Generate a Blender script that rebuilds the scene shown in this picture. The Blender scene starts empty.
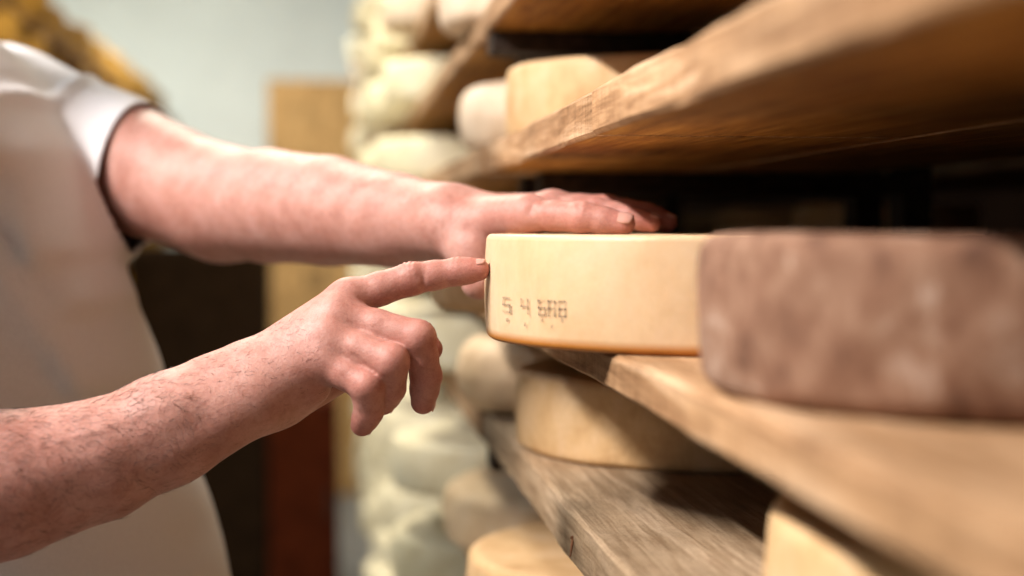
import bpy, bmesh, math, random
import numpy as np
from mathutils import Matrix, Vector

random.seed(4)
SC = bpy.context.scene
COL = SC.collection
EYE = 1.30                                   # camera height above the floor
F = 1422.2                                   # focal length in pixels (50 mm on a 36 mm sensor, 1024 wide)
psi, tilt = math.atan(187 / F), math.atan(59 / F)
FWD = np.array([math.sin(psi) * math.cos(tilt), math.cos(psi) * math.cos(tilt), -math.sin(tilt)])
RGT = np.array([math.cos(psi), -math.sin(psi), 0.0])
UPV = np.cross(RGT, FWD)
FLAT = np.array([math.sin(psi), math.cos(psi), 0.0])
ZUP = np.array([0.0, 0.0, 1.0])


def U(x, y, d):
    """a point seen at x, y of the photograph, d metres along the view axis"""
    return d * (FWD + RGT * (x - 512) / F + UPV * (288 - y) / F) + np.array([0, 0, EYE])


def B(a, b, z):
    """a point in the man's frame: a metres to the right, b metres ahead of the camera, z from eye level"""
    return RGT * a + FLAT * b + np.array([0, 0, EYE + z])


# ------------------------------------------------------------------ materials
def mat(name):
    m = bpy.data.materials.new(name)
    m.use_nodes = True
    nt = m.node_tree
    return m, nt, nt.nodes['Principled BSDF']


def N(nt, kind, **kw):
    n = nt.nodes.new(kind)
    for k, v in kw.items():
        if k in n.inputs.keys():
            n.inputs[k].default_value = v
        else:
            setattr(n, k, v)
    return n


def coords(nt, scale=(1, 1, 1), kind='Object'):
    tc = N(nt, 'ShaderNodeTexCoord')
    mp = N(nt, 'ShaderNodeMapping')
    mp.inputs['Scale'].default_value = scale
    nt.links.new(tc.outputs[kind], mp.inputs['Vector'])
    return mp.outputs['Vector']


def noise(nt, vec, scale, detail=4, rough=.55, dist=0):
    n = N(nt, 'ShaderNodeTexNoise', Scale=scale, Detail=detail, Roughness=rough, Distortion=dist)
    nt.links.new(vec, n.inputs['Vector'])
    return n.outputs['Fac']


def ramp(nt, fac, stops):
    r = N(nt, 'ShaderNodeValToRGB')
    e = r.color_ramp.elements
    while len(e) < len(stops):
        e.new(.5)
    for q, (p, c) in zip(e, stops):
        q.position = p
        q.color = (*c, 1) if len(c) == 3 else c
    nt.links.new(fac, r.inputs['Fac'])
    return r.outputs['Color']


def mix(nt, fac, a, b, mode='MIX'):
    m = N(nt, 'ShaderNodeMix', data_type='RGBA', blend_type=mode)
    for s, v in ((0, fac), (6, a), (7, b)):
        if isinstance(v, (int, float)):
            m.inputs[s].default_value = v
        elif isinstance(v, tuple):
            m.inputs[s].default_value = (*v, 1)
        else:
            nt.links.new(v, m.inputs[s])
    return m.outputs[2]


def bump(nt, b, h, strength, dist):
    n = N(nt, 'ShaderNodeBump', Strength=strength, Distance=dist)
    nt.links.new(h, n.inputs['Height'])
    nt.links.new(n.outputs['Normal'], b.inputs['Normal'])
    return n


def wood(name, dark, mid, light, stain=.5, rough=.75, saw=.55):
    m, nt, b = mat(name)
    v = coords(nt, (1, .07, 1))
    g = noise(nt, v, 85, 6, .6, .6)
    c = ramp(nt, g, [(.34, dark), (.5, mid), (.64, tuple(min(1, x * 1.1) for x in light))])
    v2 = coords(nt, (1, .45, 1))
    s = noise(nt, v2, 9, 5, .6)
    sr = ramp(nt, s, [(.38, (1 - stain,) * 3), (.62, (1, 1, 1))])
    c = mix(nt, .8, c, sr, 'MULTIPLY')
    g2 = noise(nt, coords(nt, (1, .05, 1)), 330, 4, .65, .3)
    c = mix(nt, .6, c, ramp(nt, g2, [(.36, (.58, .50, .43)), (.54, (1, 1, 1)), (.70, (1.0, 1.0, 1.0))]), 'MULTIPLY')
    v3 = coords(nt, (.25, 1, .18))                       # saw marks across the board
    w = noise(nt, v3, 130, 3, .6)
    wr = ramp(nt, w, [(.35, (.70, .66, .62)), (.58, (1, 1, 1))])
    c = mix(nt, saw, c, wr, 'MULTIPLY')
    v5 = coords(nt, (1, .5, 1))
    c = mix(nt, .55, c, ramp(nt, noise(nt, v5, 900, 4, .7), [(.3, (.68, .64, .60)), (.55, (1, 1, 1))]), 'MULTIPLY')
    v4 = coords(nt)
    d = noise(nt, v4, 300, 4, .75)
    dr = ramp(nt, d, [(.30, (.50, .44, .40)), (.45, (1, 1, 1))])
    c = mix(nt, .75, c, dr, 'MULTIPLY')
    vk = N(nt, 'ShaderNodeTexVoronoi', Scale=5.5, Randomness=1.0)
    nt.links.new(coords(nt, (1, .5, 1)), vk.inputs['Vector'])
    c = mix(nt, .7, c, ramp(nt, vk.outputs['Distance'], [(.03, (.34, .22, .14)), (.085, (1, 1, 1))]), 'MULTIPLY')
    nt.links.new(c, b.inputs['Base Color'])
    b.inputs['Roughness'].default_value = rough
    b.inputs['Specular IOR Level'].default_value = .25
    h = mix(nt, .5, g, w)
    bump(nt, b, h, .6, .0025)
    return m


def rind(name, stops, scale=22, rough=.6, low=None, sss=0.0, grain=.35):
    m, nt, b = mat(name)
    v = coords(nt, (1, 1, .8))
    n1 = noise(nt, v, scale, 6, .62, .3)
    c = ramp(nt, n1, stops)
    n2 = noise(nt, v, scale * 9, 4, .6)
    c = mix(nt, grain, c, ramp(nt, n2, [(.35, (.78, .74, .70)), (.6, (1, 1, 1))]), 'MULTIPLY')
    if low:                                             # darker orange along the lower rim
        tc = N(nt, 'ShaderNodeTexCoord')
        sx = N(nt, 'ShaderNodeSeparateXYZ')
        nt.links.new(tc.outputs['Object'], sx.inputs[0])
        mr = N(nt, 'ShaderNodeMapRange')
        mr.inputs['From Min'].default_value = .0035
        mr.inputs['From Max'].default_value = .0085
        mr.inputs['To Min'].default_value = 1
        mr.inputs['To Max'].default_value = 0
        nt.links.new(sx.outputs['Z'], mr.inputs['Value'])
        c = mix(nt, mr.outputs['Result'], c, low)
    nt.links.new(c, b.inputs['Base Color'])
    b.inputs['Roughness'].default_value = rough
    b.inputs['Specular IOR Level'].default_value = .3
    if sss:
        b.inputs['Subsurface Weight'].default_value = sss
        b.inputs['Subsurface Radius'].default_value = (1, .6, .25)
        b.inputs['Subsurface Scale'].default_value = .008
    bump(nt, b, n2, .25, .0012)
    return m


def plain(name, col, rough=.6, var=.15, scale=14, metal=0, spec=.5):
    m, nt, b = mat(name)
    n1 = noise(nt, coords(nt), scale, 5)
    c = ramp(nt, n1, [(.3, tuple(x * (1 - var) for x in col)), (.7, tuple(min(1, x * (1 + var)) for x in col))])
    nt.links.new(c, b.inputs['Base Color'])
    b.inputs['Roughness'].default_value = rough
    b.inputs['Metallic'].default_value = metal
    b.inputs['Specular IOR Level'].default_value = spec
    return m


def skin():
    m, nt, b = mat('skin')
    v = coords(nt)
    n1 = noise(nt, v, 38, 5, .6)
    base = ramp(nt, n1, [(.3, (.39, .18, .14)), (.52, (.48, .25, .205)), (.75, (.54, .31, .265))])
    at = N(nt, 'ShaderNodeAttribute', attribute_name='flush')
    c = mix(nt, at.outputs['Fac'], base, (.43, .115, .085))
    n2 = noise(nt, v, 900, 3, .6)
    c = mix(nt, .6, c, ramp(nt, n2, [(.3, (.80, .72, .70)), (.55, (1, 1, 1))]), 'MULTIPLY')
    n4 = noise(nt, v, 150, 4, .65, .8)
    c = mix(nt, .55, c, ramp(nt, n4, [(.34, (.78, .66, .62)), (.52, (1, 1, 1))]), 'MULTIPLY')
    nt.links.new(c, b.inputs['Base Color'])
    b.inputs['Roughness'].default_value = .5
    b.inputs['Specular IOR Level'].default_value = .38
    b.inputs['Subsurface Weight'].default_value = .18
    b.inputs['Subsurface Radius'].default_value = (1, .35, .2)
    b.inputs['Subsurface Scale'].default_value = .006
    n3 = noise(nt, v, 330, 3, .6, .4)
    h = mix(nt, .45, n3, n2)
    bump(nt, b, h, .5, .0012)
    return m


def shirt_mat():
    m, nt, b = mat('shirt_cotton')
    n1 = noise(nt, coords(nt), 600, 2)
    c = ramp(nt, n1, [(.3, (.68, .68, .71)), (.7, (.76, .76, .79))])
    nt.links.new(c, b.inputs['Base Color'])
    b.inputs['Roughness'].default_value = .9
    b.inputs['Specular IOR Level'].default_value = .1
    bump(nt, b, n1, .2, .0006)
    return m


def ink_mat():
    m, nt, b = mat('stamp_ink')
    b.inputs['Base Color'].default_value = (.10, .075, .05, 1)
    b.inputs['Roughness'].default_value = .8
    n1 = noise(nt, coords(nt), 420, 4, .7)
    a = ramp(nt, n1, [(.36, (.02, .02, .02)), (.70, (.85, .85, .85))])
    nt.links.new(a, b.inputs['Alpha'])
    return m


M = dict(
    board=wood('shelf_wood', (.33, .18, .085), (.50, .30, .155), (.61, .41, .25), .32),
    grey_board=wood('weathered_shelf_wood', (.30, .20, .115), (.40, .285, .175), (.50, .37, .245), .45, saw=.15),
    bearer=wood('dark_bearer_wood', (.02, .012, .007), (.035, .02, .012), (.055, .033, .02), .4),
    under=wood('amber_bounce_underside', (.27, .105, .012), (.44, .20, .03), (.54, .28, .06), .45),  # amber tint carries the warm bounced light beneath the boards
    left_board=wood('amber_wood', (.22, .11, .025), (.34, .18, .04), (.46, .26, .07), .4),
    panel=wood('cabinet_wood', (.46, .25, .08), (.62, .36, .13), (.70, .45, .19), .3),
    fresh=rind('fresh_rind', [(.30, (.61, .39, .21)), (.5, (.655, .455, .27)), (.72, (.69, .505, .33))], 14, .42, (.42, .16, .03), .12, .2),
    brown=rind('brushed_brown_rind', [(.32, (.08, .035, .02)), (.46, (.20, .10, .06)), (.58, (.27, .155, .10)), (.72, (.45, .33, .26))], 42, .85),
    tan=rind('tan_rind', [(.28, (.46, .27, .115)), (.5, (.60, .395, .20)), (.74, (.67, .48, .29))], 24, .6),
    beige=rind('beige_rind', [(.28, (.58, .40, .22)), (.5, (.72, .53, .33)), (.74, (.78, .62, .43))], 20, .7),
    pink=rind('bloomy_rind', [(.28, (.62, .44, .28)), (.5, (.73, .57, .41)), (.74, (.79, .67, .53))], 20, .7),
    pale=rind('pale_rind', [(.28, (.68, .58, .36)), (.5, (.81, .73, .51)), (.74, (.85, .80, .62))], 18, .6),
    gold=rind('golden_rind', [(.28, (.17, .08, .012)), (.5, (.30, .155, .022)), (.74, (.38, .21, .045))], 16, .6),
    skin=skin(), shirt=shirt_mat(), ink=ink_mat(),
    nail=plain('fingernail', (.54, .285, .235), .28, .05),
    hairline=plain('dark_hair', (.035, .02, .013), .5, .2),
    hair=plain('grey_brown_hair', (.10, .07, .05), .6, .3, 90),
    eye_white=plain('eye_white', (.8, .78, .74), .2, .03),
    iris=plain('iris', (.10, .06, .03), .2, .1),
    trousers=plain('work_trousers', (.03, .035, .05), .9, .2),
    shoe=plain('shoe_leather', (.02, .018, .016), .5, .2),
    sole=plain('shoe_sole', (.05, .05, .05), .8, .1),
    wall=plain('painted_wall', (.80, .84, .78), .85, .05, 3),
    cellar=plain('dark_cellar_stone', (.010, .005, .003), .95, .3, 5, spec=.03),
    floor=plain('stone_floor', (.22, .20, .17), .7, .2, 5),
    ceiling=plain('ceiling_paint', (.34, .33, .30), .9, .05, 3),
    dark=plain('dark_cupboard_paint', (.022, .012, .006), .95, .3, spec=.05),
    red=plain('dark_red_paint', (.06, .012, .004), .95, .3, spec=.05),
    steel=plain('upright_steel', (.03, .022, .018), .7, .2, 14, .2, spec=.2),
    lamp_body=plain('lamp_housing', (.7, .7, .7), .5, .05),
)


def emit(name, col, s):
    m, nt, b = mat(name)
    b.inputs['Base Color'].default_value = (.8, .8, .8, 1)
    b.inputs['Emission Color'].default_value = (*col, 1)
    b.inputs['Emission Strength'].default_value = s
    return m


# ------------------------------------------------------------------ mesh helpers
def tag(o, label=None, cat=None, group=None, kind=None):
    for k, v in (('label', label), ('category', cat), ('group', group), ('kind', kind)):
        if v:
            o[k] = v
    return o


def link(name, me, m=None, parent=None, loc=None, smooth=True):
    o = bpy.data.objects.new(name, me)
    COL.objects.link(o)
    if m is not None:
        me.materials.append(m)
    if loc is not None:
        o.location = loc
    if parent is not None:
        o.parent = parent
    if smooth and hasattr(me, 'polygons'):
        me.polygons.foreach_set('use_smooth', [True] * len(me.polygons))
    return o


def np_mesh(name, v, f):
    me = bpy.data.meshes.new(name)
    me.from_pydata([tuple(x) for x in np.asarray(v, float)], [], [tuple(int(i) for i in q) for q in f])
    me.update()
    return me


def box_bm(bm, lo, hi, bev=0.0, seg=2):
    r = bmesh.ops.create_cube(bm, size=1)
    lo, hi = Vector(lo), Vector(hi)
    for v in r['verts']:
        v.co = Vector((lo[i] + (v.co[i] + .5) * (hi[i] - lo[i]) for i in range(3)))
    if bev:
        es = list({e for v in r['verts'] for e in v.link_edges})
        bmesh.ops.bevel(bm, geom=es, offset=bev, segments=seg, affect='EDGES', profile=.5)


def box(name, lo, hi, m, parent=None, bev=.002, extra=()):
    """a bevelled box (and more boxes in extra) as one mesh, its origin at the base"""
    bm = bmesh.new()
    box_bm(bm, lo, hi, bev)
    for l2, h2 in extra:
        box_bm(bm, l2, h2, bev)
    base = Vector(((lo[0] + hi[0]) / 2, (lo[1] + hi[1]) / 2, lo[2]))
    if parent is None:
        bmesh.ops.translate(bm, verts=bm.verts, vec=-base)
    me = bpy.data.meshes.new(name)
    bm.to_mesh(me)
    bm.free()
    return link(name, me, m, parent, base if parent is None else None, smooth=False)


def board(name, lo, hi, m, seed, wob=.0012):
    """a sawn plank: long box with many sections, edges slightly worn and wavering"""
    rng = random.Random(seed)
    L = hi[1] - lo[1]
    n = max(6, int(L / .03))
    b = .003
    W, H = hi[0] - lo[0], hi[2] - lo[2]
    ring0 = [(b, 0), (W - b, 0), (W, b), (W, H - b), (W - b, H), (b, H), (0, H - b), (0, b)]
    ph = [rng.uniform(0, 6.28) for _ in range(6)]
    vs, fs = [], []
    for i in range(n + 1):
        y = L * i / n
        a = wob * (math.sin(y * 9 + ph[0]) + .6 * math.sin(y * 31 + ph[1]) + .4 * math.sin(y * 77 + ph[2]))
        c = wob * .5 * (math.sin(y * 14 + ph[3]) + .6 * math.sin(y * 47 + ph[4]))
        chip = .0016 * max(0, math.sin(y * 23 + ph[5])) ** 6
        for k, (x, z) in enumerate(ring0):
            dx = a if x < W / 2 else 0
            if k in (0, 7):
                z2, x2 = z, x + dx + (chip if k == 7 else 0)
            elif k in (5, 6):
                z2, x2 = z + c * .6 - (chip if k == 5 else 0), x + dx
            else:
                z2, x2 = z, x + dx
            vs.append((x2 - W / 2, y - L / 2, z2))
    for i in range(n):
        for k in range(8):
            k2 = (k + 1) % 8
            fs.append((i * 8 + k, i * 8 + k2, (i + 1) * 8 + k2, (i + 1) * 8 + k))
    fs.append(tuple(range(7, -1, -1)))
    fs.append(tuple(n * 8 + k for k in range(8)))
    me = np_mesh(name, vs, fs)
    bm = bmesh.new(); bm.from_mesh(me)
    bmesh.ops.recalc_face_normals(bm, faces=bm.faces)
    bm.to_mesh(me); bm.free()
    o = link(name, me, m, None, (lo[0] + W / 2, lo[1] + L / 2, lo[2] + EYE), smooth=False)
    me.materials.append(M['under'])                     # underside painted amber: warm bounced shade put into its colour
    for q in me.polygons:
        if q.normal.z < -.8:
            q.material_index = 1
    return o


def wheel_mesh(name, R, h, bev=.012, bulge=.002, seed=0, rough=.0012, n=128):
    rng = random.Random(seed)
    ph = [rng.uniform(0, 6.28) for _ in range(8)]
    prof = [(0.0, 0.0), (R * .35, 0), (R * .7, 0), (R - bev * 1.6, 0)]
    for k in range(6):
        t = k / 5 * math.pi / 2
        prof.append((R - bev + bev * math.sin(t), bev - bev * math.cos(t)))
    for k in range(1, 6):
        t = k / 6
        prof.append((R + bulge * math.sin(math.pi * t), bev + (h - 2 * bev) * t))
    for k in range(6):
        t = k / 5 * math.pi / 2
        prof.append((R - bev + bev * math.cos(t), h - bev + bev * math.sin(t)))
    prof += [(R - bev * 1.6, h), (R * .7, h - .0005), (R * .35, h - .001), (0, h - .001)]
    vs, fs = [], []
    m = len(prof)
    for i in range(n):
        a = 2 * math.pi * i / n
        for (r, z) in prof:
            w = min(1, r / R)
            dr = w * rough * (math.sin(3 * a + ph[0]) + .7 * math.sin(7 * a + ph[1] + z * 60) + .4 * math.sin(17 * a + ph[2] - z * 120))
            dz = (rough * .7 * (math.sin(2 * a + ph[3]) + .5 * math.sin(5 * a + ph[4])) * w) if z > h * .6 else 0
            vs.append(((r + dr) * math.cos(a), (r + dr) * math.sin(a), z + dz))
    for i in range(n):
        j = (i + 1) % n
        for k in range(m - 1):
            fs.append((i * m + k, j * m + k, j * m + k + 1, i * m + k + 1))
    me = np_mesh(name, vs, fs)
    bm = bmesh.new(); bm.from_mesh(me)
    bmesh.ops.remove_doubles(bm, verts=bm.verts, dist=1e-6)
    bmesh.ops.recalc_face_normals(bm, faces=bm.faces)
    bm.to_mesh(me); bm.free()
    return me


def wheel(cx, cy, z, R, h, m, label, group=None, me=None, rot=None, **kw):
    if me is None:
        me = wheel_mesh('cheese_wheel', R, h, seed=int(cx * 977 + cy * 131), **kw)
    if not me.materials:
        me.materials.append(m)
    o = link('cheese_wheel', me, None, None, (cx, cy, z + EYE))
    o.rotation_euler.z = random.uniform(0, 6.28) if rot is None else rot
    return tag(o, label, 'cheese wheel', group)


# ------------------------------------------------------------------ shelving on the right
X0 = .18
LV = [  # name, top of the board, thickness
    ('floor-level', -1.02, .032), ('lowest', -.855, .032), ('low', -.695, .032), ('knee', -.535, .032),
    ('fourth', -.392, .032), ('lower', -.207, .040), ('middle', -.079, .025), ('upper', .096, .032),
    ('high', .250, .030), ('top', .400, .032), ('highest', .545, .03)]
LEVEL_WORDS = ['tenth shelf down', 'lowest shelf', 'second lowest shelf', 'third lowest shelf',
               'second shelf below the hands', 'shelf below the pointing hand', 'shelf level with the hands', 'shelf above the hands',
               'second shelf above the hands', 'third shelf above the hands', 'topmost shelf']
seed = 0
for i, (nm, zt, th) in enumerate(LV):
    if i == 0:
        continue
    w = LEVEL_WORDS[i]
    end = 1.62
    m = M['grey_board'] if i == 5 else M['board']
    spans = [(-.55, .957), (.9645, end)] if i == 7 else [(-.55, end)]
    for k, (y0, y1) in enumerate(spans):
        seed += 1
        where = 'near bay, ' if len(spans) == 1 else ('part nearest the camera, ' if k == 0 else 'short length beyond the butt joint, ')
        lx = .0035 if (i == 7 and k == 1) else 0
        tag(board('shelf_board', (X0 + lx, y0, zt - th), (.405, y1, zt), m, seed),
            'sawn wooden front board, %s, %s' % (w, where.strip(', ')), 'shelf board')
    seed += 1
    tag(board('shelf_board', (.409, -.55, zt - th), (.615, end, zt), m, seed),
        'shaded wooden rear board of the %s, near bay' % w, 'shelf board')
    for b, (y0, y1) in enumerate(((1.66, 3.50), (3.54, 5.35))):
        seed += 1
        tag(board('shelf_board', (X0, y0, zt - th), (.615, y1, zt), M['board'], seed),
            'wooden board of the %s, %s' % (w, 'second bay along the aisle' if b == 0 else 'last bay before the end wall'), 'shelf board')
# upright frames at the board ends: one post and its cross bearers each
for y0, ww in ((-.45, 'outer end of the near bay, beside the camera'), (1.572, 'inner end of the near bay'), (1.72, 'start of the second bay'), (3.60, 'start of the last bay'), (5.28, 'far end of the shelving')):
    fr = bpy.data.objects.new('shelf_rack', None)
    COL.objects.link(fr)
    fr.location = (.68, y0 + .022, 0)
    tag(fr, 'dark rack of post and bearers, ' + ww, 'rack')
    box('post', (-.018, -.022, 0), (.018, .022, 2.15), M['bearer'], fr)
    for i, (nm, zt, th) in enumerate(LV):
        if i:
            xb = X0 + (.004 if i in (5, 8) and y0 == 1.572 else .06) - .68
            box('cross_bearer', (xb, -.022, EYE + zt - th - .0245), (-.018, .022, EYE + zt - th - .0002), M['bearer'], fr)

# the wheel being examined, with its ink stamp
me = wheel_mesh('cheese_wheel', .18, .0755, bev=.0042, bulge=.0012, seed=3, rough=.0004, n=256)
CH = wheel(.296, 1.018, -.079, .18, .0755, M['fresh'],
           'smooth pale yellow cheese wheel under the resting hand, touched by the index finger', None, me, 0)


def stamp():
    vs, fs = [], []
    segs = {'a': (0, 1, 1, 1), 'g': (0, .5, 1, .5), 'd': (0, 0, 1, 0), 'f': (0, .5, 0, 1), 'b': (1, .5, 1, 1), 'e': (0, 0, 0, .5), 'c': (1, 0, 1, .5)}
    digits = {'5': 'afgcd', '4': 'fgbc', '8': 'abcdefg', '6': 'afgecd'}

    def quad(x0, z0, x1, z1):
        i = len(vs)
        nseg = max(1, int((x1 - x0) / 1.5))
        for k in range(nseg + 1):
            x = x0 + (x1 - x0) * k / nseg
            for z in (z0, z1):
                vs.append((x, z))
        for k in range(nseg):
            fs.append((i + 2 * k, i + 2 * k + 2, i + 2 * k + 3, i + 2 * k + 1))
    t, tz = 1.9, .0013
    rows = [(0, '5'), (18, '4'), (35, '6'), (45, '8'), (55.5, '8')]
    for x, ch in rows:
        for s in digits[ch]:
            a, b, c, d = segs[s]
            w, h = 6.2, .0095
            quad(x + a * w - t / 2, b * h - tz / 2, x + c * w + t / 2, d * h + tz / 2)
    for x, z in ((2, -.007), (20, -.0085), (37, -.005), (47, -.0085), (57, -.004)):
        quad(x, z, x + 2.4, z + .0026)
    # wrap around the side of the wheel
    aa = math.pi + np.arange(4000) / 4000 * math.pi * .9
    rad = .1815
    pp = np.stack([.296 + rad * np.cos(aa), 1.018 + rad * np.sin(aa), np.full(4000, EYE - .058)], -1) - np.array([0, 0, EYE])
    px = 512 + F * (pp @ RGT) / (pp @ FWD)
    k0 = int(np.argmin(px))
    out = []
    for (x, z) in vs:
        a = float(np.interp(504 + x, px[k0:], aa[k0:]))
        zz = .0225 + z
        t_ = (zz - .0042) / (.0755 - .0084)
        r = .18 + .0012 * math.sin(math.pi * min(1, max(0, t_))) + .0009
        out.append((r * math.cos(a), r * math.sin(a), zz))
    me = np_mesh('ink_stamp', out, fs)
    o = link('ink_stamp', me, M['ink'], CH, None, False)
    o['label'] = 'smudged dark ink numbers stamped on the side'
    return o


stamp()
wheel(.338, .662, -.079, .155, .0765, M['brown'], 'large mottled brown cheese wheel nearest the camera, on the middle shelf', bev=.011, rough=.0012)
wheel(.285, 1.415, -.079, .178, .072, M['tan'], 'tan cheese wheel on the middle shelf, behind the pointing finger')
wheel(.362, 1.335, -.207, .180, .074, M['tan'], 'broad tan cheese wheel with a diagonal shadow, under the examined wheel', bev=.008)
wheel(.270, 1.625, -.207, .118, .083, M['beige'], 'rounded beige cheese wheel just below the pointing hand fingertips', bev=.03)
wheel(.367, .620, -.207, .160, .0735, M['tan'], 'pale cheese wheel at the bottom, under the mottled brown wheel', bev=.009)
wheel(.352, 1.50, .096, .160, .075, M['tan'], 'pale tan cheese wheel on the shelf just above the resting hand', bev=.009)
wheel(.300, 1.82, .096, .128, .088, M['pink'], 'pinkish white round-edged cheese wheel beside the tan wheel above the hand', bev=.028)
wheel(.305, 1.80, .250, .160, .075, M['pink'], 'pinkish cheese wheel cut off by the upper edge, second shelf above the hands', bev=.016)
wheel(.305, 1.385, -.392, .165, .074, M['tan'], 'golden tan cheese wheel low on the shelf second below the hands', bev=.01)
wheel(.305, 1.76, -.392, .160, .074, M['beige'], 'greyish beige cheese wheel just behind the golden low wheel', bev=.02)

# the long far rows
ORD = ['first', 'second', 'third', 'fourth', 'fifth', 'sixth', 'seventh', 'eighth', 'ninth', 'tenth']
far_meshes = []
for k in range(4):
    far_meshes.append(wheel_mesh('cheese_wheel', .160 + .004 * k, .080 + .004 * (k % 2), bev=.014, seed=40 + k, n=64))
    far_meshes[-1].materials.append(M['pale'] if k != 2 else M['pink'])
rr = random.Random(9)
for i in range(1, len(LV)):
    zt = LV[i][1]
    for k in range(9):
        cy = 2.16 + .37 * k
        if i in (7, 8, 9) and k < 2:
            continue
        wheel(.262 + rr.uniform(-.012, .02), cy, zt, 0, 0, None,
              'pale far cheese wheel, %s along the row on the %s' % (ORD[k - 2 if i in (7, 8, 9) else k], LEVEL_WORDS[i]), 'far wheels on the ' + LEVEL_WORDS[i],
              far_meshes[rr.randrange(4)])

# back rack, seen in the dark through the shelves
for i in (5, 6, 7):
    zt = LV[i][1]
    seed += 1
    tag(board('shelf_board', (.76, .2, zt - .03), (1.16, 5.3, zt), M['grey_board'], seed), 'dark board of the rack behind, level with the %s' % LEVEL_WORDS[i], 'shelf board')
for (cx, cy, lb) in ((.93, 2.28, 'dim cheese wheel in the dark behind the mottled brown wheel'), (.93, 3.32, 'dim cheese wheel in the dark beyond the resting fingertips'),
                     (.93, 2.75, 'dim cheese wheel in the rack behind, between two others')):
    wheel(cx, cy, -.079, .15, .12, M['tan'], lb)
for y in (.9, 2.95, 5.2):
    tag(box('rack_upright', (.715, y, 0), (.752, y + .04, 2.15), M['steel'], None, .002), 'dark post of the rack behind, %s' % {.9: 'nearest one', 2.95: 'middle one', 5.2: 'farthest one'}[y], 'rack post')

# ------------------------------------------------------------------ room
def shell(name, lo, hi, m):
    return tag(box(name, lo, hi, m, None, 0), kind='structure')


FARY = 7.6
shell('floor', (-2.0, -2.5, -.1), (1.5, FARY + .1, 0), M['floor'])
shell('ceiling', (-2.0, -2.5, 2.62), (1.5, FARY + .1, 2.72), M['ceiling'])
shell('wall_back', (-2.0, FARY, 0), (1.5, FARY + .1, 2.62), M['wall'])
shell('wall_left', (-2.1, -2.5, 0), (-2.0, FARY, 2.62), M['wall'])
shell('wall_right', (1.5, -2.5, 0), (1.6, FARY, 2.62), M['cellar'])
shell('wall_front', (-2.0, -2.6, 0), (1.5, -2.5, 2.62), M['ceiling'])

# left rack with golden wheels
gm = wheel_mesh('cheese_wheel', .17, .094, bev=.02, seed=71, n=64)
gm.materials.append(M['gold'])
LL = [-.42, -.25, -.08, .09, .26, .41, .54]
LWORD = ['lowest visible', 'second lowest', 'third lowest', 'middle', 'third highest', 'second highest', 'highest']
for i, z in enumerate(LL):
    seed += 1
    tag(board('shelf_board', (-1.16, 3.3, z - .03), (-.73, 7.3, z), M['left_board'], seed), 'amber board of the rack behind the man, %s shelf' % LWORD[i], 'shelf board')
    for k in range(10):
        wheel(-.90 + rr.uniform(-.02, .02), 3.5 + .37 * k, z + .0016, 0, 0, None,
              'golden brown cheese wheel behind the man, %s along on the %s shelf' % (ORD[k], LWORD[i]), 'golden wheels on the %s shelf' % LWORD[i], gm)
for y in (3.26, 5.2, 7.2):
    tag(box('rack_upright', (-1.21, y, 0), (-1.165, y + .04, 2.1), M['left_board'], None, .002), 'amber post of the rack behind the man, %s' % {3.26: 'near end', 5.2: 'middle', 7.2: 'far end'}[y], 'rack post')

# furniture at the end of the aisle
def empty(name, loc, label, cat):
    o = bpy.data.objects.new(name, None)
    COL.objects.link(o)
    o.location = loc
    return tag(o, label, cat)


def cabinet(name, x0, x1, y0, y1, h, m, label, cat, doors=2, base=0.0):
    r = empty(name, ((x0 + x1) / 2, (y0 + y1) / 2, base), label, cat)
    w, d = (x1 - x0) / 2, (y1 - y0) / 2
    box('carcass', (-w, -d + .02, 0), (w, d, h), m, r, .004)
    for k in range(doors):
        a = -w + 2 * w * k / doors
        dr = box('door', (a + .004, -d, .05), (a + 2 * w / doors - .004, -d + .019, h - .02), m, r, .003)
        hx = a + 2 * w / doors - .03 if k % 2 == 0 else a + .03
        box('handle', (hx - .006, -d - .02, h * .5), (hx + .006, -d, h * .5 + .1), M['steel'], dr, .002)
    return r


cabinet('tall_cupboard', -.27, .17, 6.95, 7.5, EYE + .72, M['panel'], 'tall light wooden cupboard against the far wall at the end of the aisle', 'cupboard', 2)
cabinet('low_cupboard', -.66, -.20, 4.9, 5.35, EYE - .06, M['dark'], 'black-brown cupboard standing in the aisle behind the pointing hand', 'cupboard', 1)
cabinet('storage_chest', -.185, .04, 4.6, 5.0, EYE - .56, M['red'], 'dark red-brown chest on the floor beside the black-brown cupboard', 'chest', 1)

# ------------------------------------------------------------------ implicit surfaces for the man
def V3(p):
    return np.asarray(p, np.float32)


def cone(P, a, b, ra, rb):
    """rounded cone between a and b (radii blended along the axis)"""
    a, b = V3(a), V3(b)
    ab = b - a
    t = np.clip(((P - a) @ ab) / float(ab @ ab), 0, 1)
    d = P - a - t[:, None] * ab
    return np.sqrt(np.einsum('ij,ij->i', d, d)) - (ra + (rb - ra) * t)


def ball(P, c, r):
    d = P - V3(c)
    return np.sqrt(np.einsum('ij,ij->i', d, d)) - r


def ell(P, c, axes, r):
    """ellipsoid with unit axes (3x3 rows) and radii r"""
    q = (P - V3(c)) @ np.asarray(axes, np.float32).T
    r = V3(r)
    k0 = np.linalg.norm(q / r, axis=1)
    k1 = np.linalg.norm(q / (r * r), axis=1) + 1e-9
    return k0 * (k0 - 1) / k1


def smin(a, b, k):
    h = np.clip(.5 + .5 * (b - a) / k, 0, 1)
    return b + (a - b) * h - k * h * (1 - h)


def chain(P, pts, rs, k):
    d = None
    for i in range(len(pts) - 1):
        c = cone(P, pts[i], pts[i + 1], rs[i], rs[i + 1])
        d = c if d is None else smin(d, c, k)
    return d


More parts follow.
